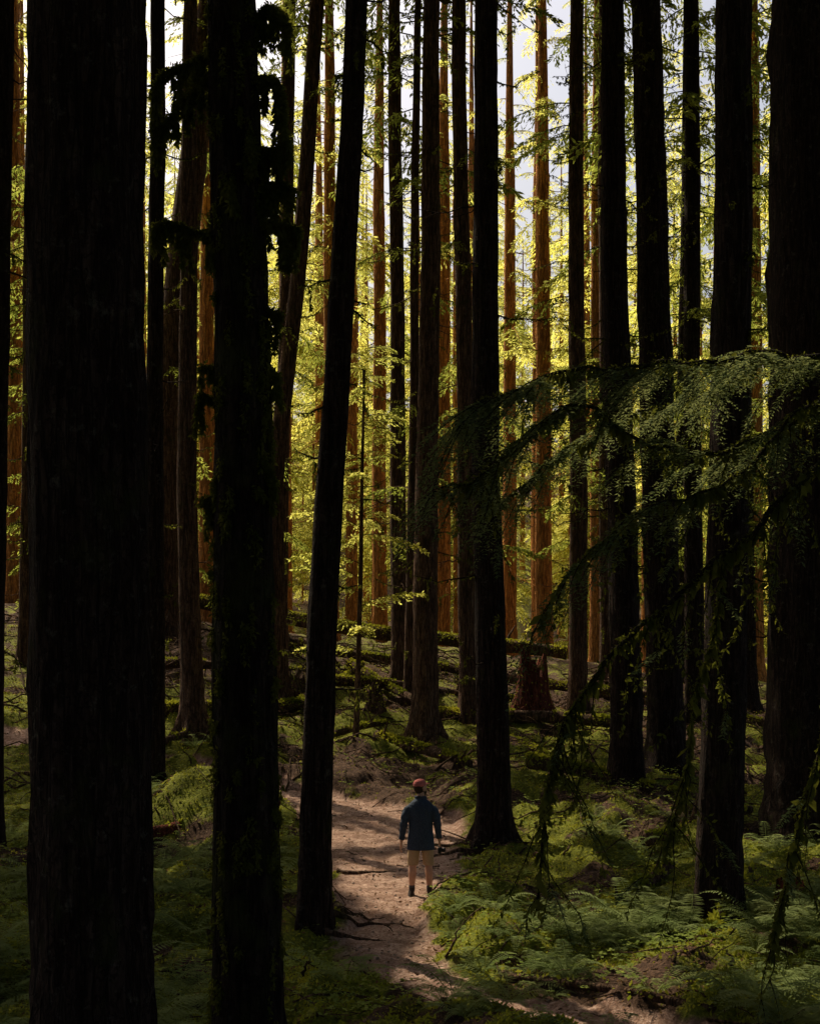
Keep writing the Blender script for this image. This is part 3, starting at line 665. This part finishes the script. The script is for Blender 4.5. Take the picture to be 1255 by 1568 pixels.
for s in(-1,1):
    mb=MB();x=s*.132
    ell_tube(mb,[(x,0,.08,.046,.05),(x,0,.13,.045,.048),(x,-.005,.16,.047,.05),(x,-.006,.17,.045,.048)]);part(mb,'sock',SOCK,.006,1)
    mb=MB();o=s*.03
    ell_tube(mb,[(x+o*.4,.05,0.0,.046,.14),(x+o*.4,.05,.018,.05,.145),(x+o*.4,.05,.03,.047,.138),(x+o*.3,.04,.055,.045,.12),(x,.01,.085,.044,.075),(x,0,.12,.046,.055),(x,0,.135,.047,.055)],22)
    part(mb,'boot',BOOT,.006,1)
HM=Matrix.Translation((0,.03,1.565))@Matrix.Rotation(math.radians(-48),4,'Z')@Matrix.Rotation(math.radians(10),4,'X')
mb=MB()
ell_tube(mb,[(0,0,-.06,.04,.045),(0,.022,-.045,.045,.062),(0,.028,-.03,.055,.072),(0,.018,0,.066,.085),(0,.008,.04,.073,.096),(0,.004,.08,.077,.1),(0,0,.12,.073,.096),(0,-.004,.15,.055,.075),(0,-.005,.165,.025,.035)],28)
mb.tube([(0,.088,.07),(0,.108,.045),(0,.118,.028),(0,.1,.02)],[.008,.012,.015,.01],10)
for s in(-1,1):
    mb.tube([(s*.073,-.01,.065),(s*.084,-.016,.06),(s*.084,-.016,.03),(s*.073,-.008,.015)],[.01,.012,.01,.007],8)
    mb.tube([(s*.012,.098,.066),(s*.03,.096,.072),(s*.048,.082,.066)],[.007,.009,.007],8)
mb.tube([(-.025,.092,-.002),(0,.102,0),(.025,.092,-.002)],[.006,.009,.006],8)
part(mb,'head',SKIN,.005,2,HM)
mb=MB()
for s in(-1,1): mb.tube([(s*.031,.08,.05),(s*.031,.0875,.05),(s*.031,.092,.05)],[.012,.011,.004],10)
part(mb,'eyes',EYE,0,0,HM)
mb=MB()
ell_tube(mb,[(0,-.03,-.02,.05,.05),(0,-.02,.0,.066,.07),(0,-.022,.05,.077,.085),(0,-.02,.1,.081,.092),(0,-.012,.125,.077,.09)],24)
ell_tube(mb,[(0,.035,-.072,.025,.03),(0,.034,-.062,.042,.052),(0,.034,-.04,.054,.068),(0,.028,-.018,.064,.077),(0,.02,-.005,.066,.076),(0,.005,.02,.068,.05)],24)
part(mb,'hair_and_beard',HAIR,.006,2,HM)
mb=MB()
ell_tube(mb,[(0,-.002,.085,.085,.108),(0,-.002,.10,.086,.109),(0,-.004,.14,.081,.102),(0,-.006,.17,.062,.078),(0,-.006,.186,.03,.038),(0,-.006,.19,.006,.006)],26)
n=9
for q in range(n):
    a=(q/(n-1)-.5)*1.5;mb.tube([(math.sin(a)*.075,.07,.092),(math.sin(a)*.075,.115+.02*math.cos(a),.09),(math.sin(a)*.07,.135+.035*math.cos(a),.078)],[.007,.006,.005],8)
part(mb,'cap',RED,.005,2,HM)
mb=MB();dd=norm(RH-el[1]);cc=RH+dd*.135+np.array([-.012,.0,-.02])
cm=Matrix.Translation(Vector(cc))
a=np.linspace(0,2*np.pi,24,endpoint=False)
sq=lambda v,p:np.sign(v)*np.abs(v)**p
V=[]
for z,k in [(-.048,.9),(-.044,1),(.04,1),(.048,.9)]: V.append(np.stack([.028*k*sq(np.cos(a),.35),.062*k*sq(np.sin(a),.35),np.full(24,z)],1))
V=np.vstack(V+[np.array([[0,0,-.048],[0,0,.048]])]);i=np.arange(3)[:,None]*24;j=np.arange(24)[None,:];j2=(j+1)%24
Qc=np.stack([i+j,i+j2,i+24+j2,i+24+j],-1).reshape(-1,4);e=[]
for q in range(0,24,2): e+= [[96,(q+2)%24,(q+1)%24,q],[97,72+q,72+(q+1)%24,72+(q+2)%24]]
mb.add(V,np.vstack([Qc,e]))
mb.tube([(.02,0,0),(.05,0,0),(.052,0,0),(.085,0,0)],[.031,.031,.034,.034],20);mb.tube([(-.01,0,.04),(-.0,0,.066)],[.018,.014],8)
mb.tube([(0,.04,.04),(0,.04,.055)],[.008,.008],8)
part(mb,'camera_body',BLK,0,0,cm)
mb=MB();mb.tube([(.084,0,0),(.088,0,0)],[.028,.022],20);part(mb,'camera_lens_glass',GLASS,0,0,cm)
# ---------------------------------------------------------------- light, world, camera
w=bpy.data.worlds.new("World");scene.world=w;w.use_nodes=True;nt=w.node_tree
bg=nt.nodes['Background'];sk=nt.nodes.new('ShaderNodeTexSky');sk.sky_type='NISHITA';sk.sun_disc=False
sk.sun_elevation=ELEV;sk.sun_rotation=-AZ;sk.dust_density=8;sk.air_density=1;sk.ozone_density=.6
nt.links.new(sk.outputs[0],bg.inputs[0]);bg.inputs[1].default_value=.15
sd=bpy.data.lights.new('sun','SUN');sd.energy=5;sd.angle=math.radians(.5);sd.color=(1,.88,.66)
so=bpy.data.objects.new('sun',sd);scene.collection.objects.link(so);so.rotation_euler=Vector(S).to_track_quat('Z','Y').to_euler()
cd=bpy.data.cameras.new('camera');co=bpy.data.objects.new('camera',cd);scene.collection.objects.link(co)
co.location=(0,0,4.25);co.rotation_euler=(math.pi/2,0,0)
cd.sensor_fit='VERTICAL';cd.sensor_height=24;cd.lens=32.9;cd.shift_y=.0931;cd.clip_end=5000
scene.camera=co
scene.view_settings.view_transform='Standard';scene.view_settings.look='None';scene.view_settings.exposure=0
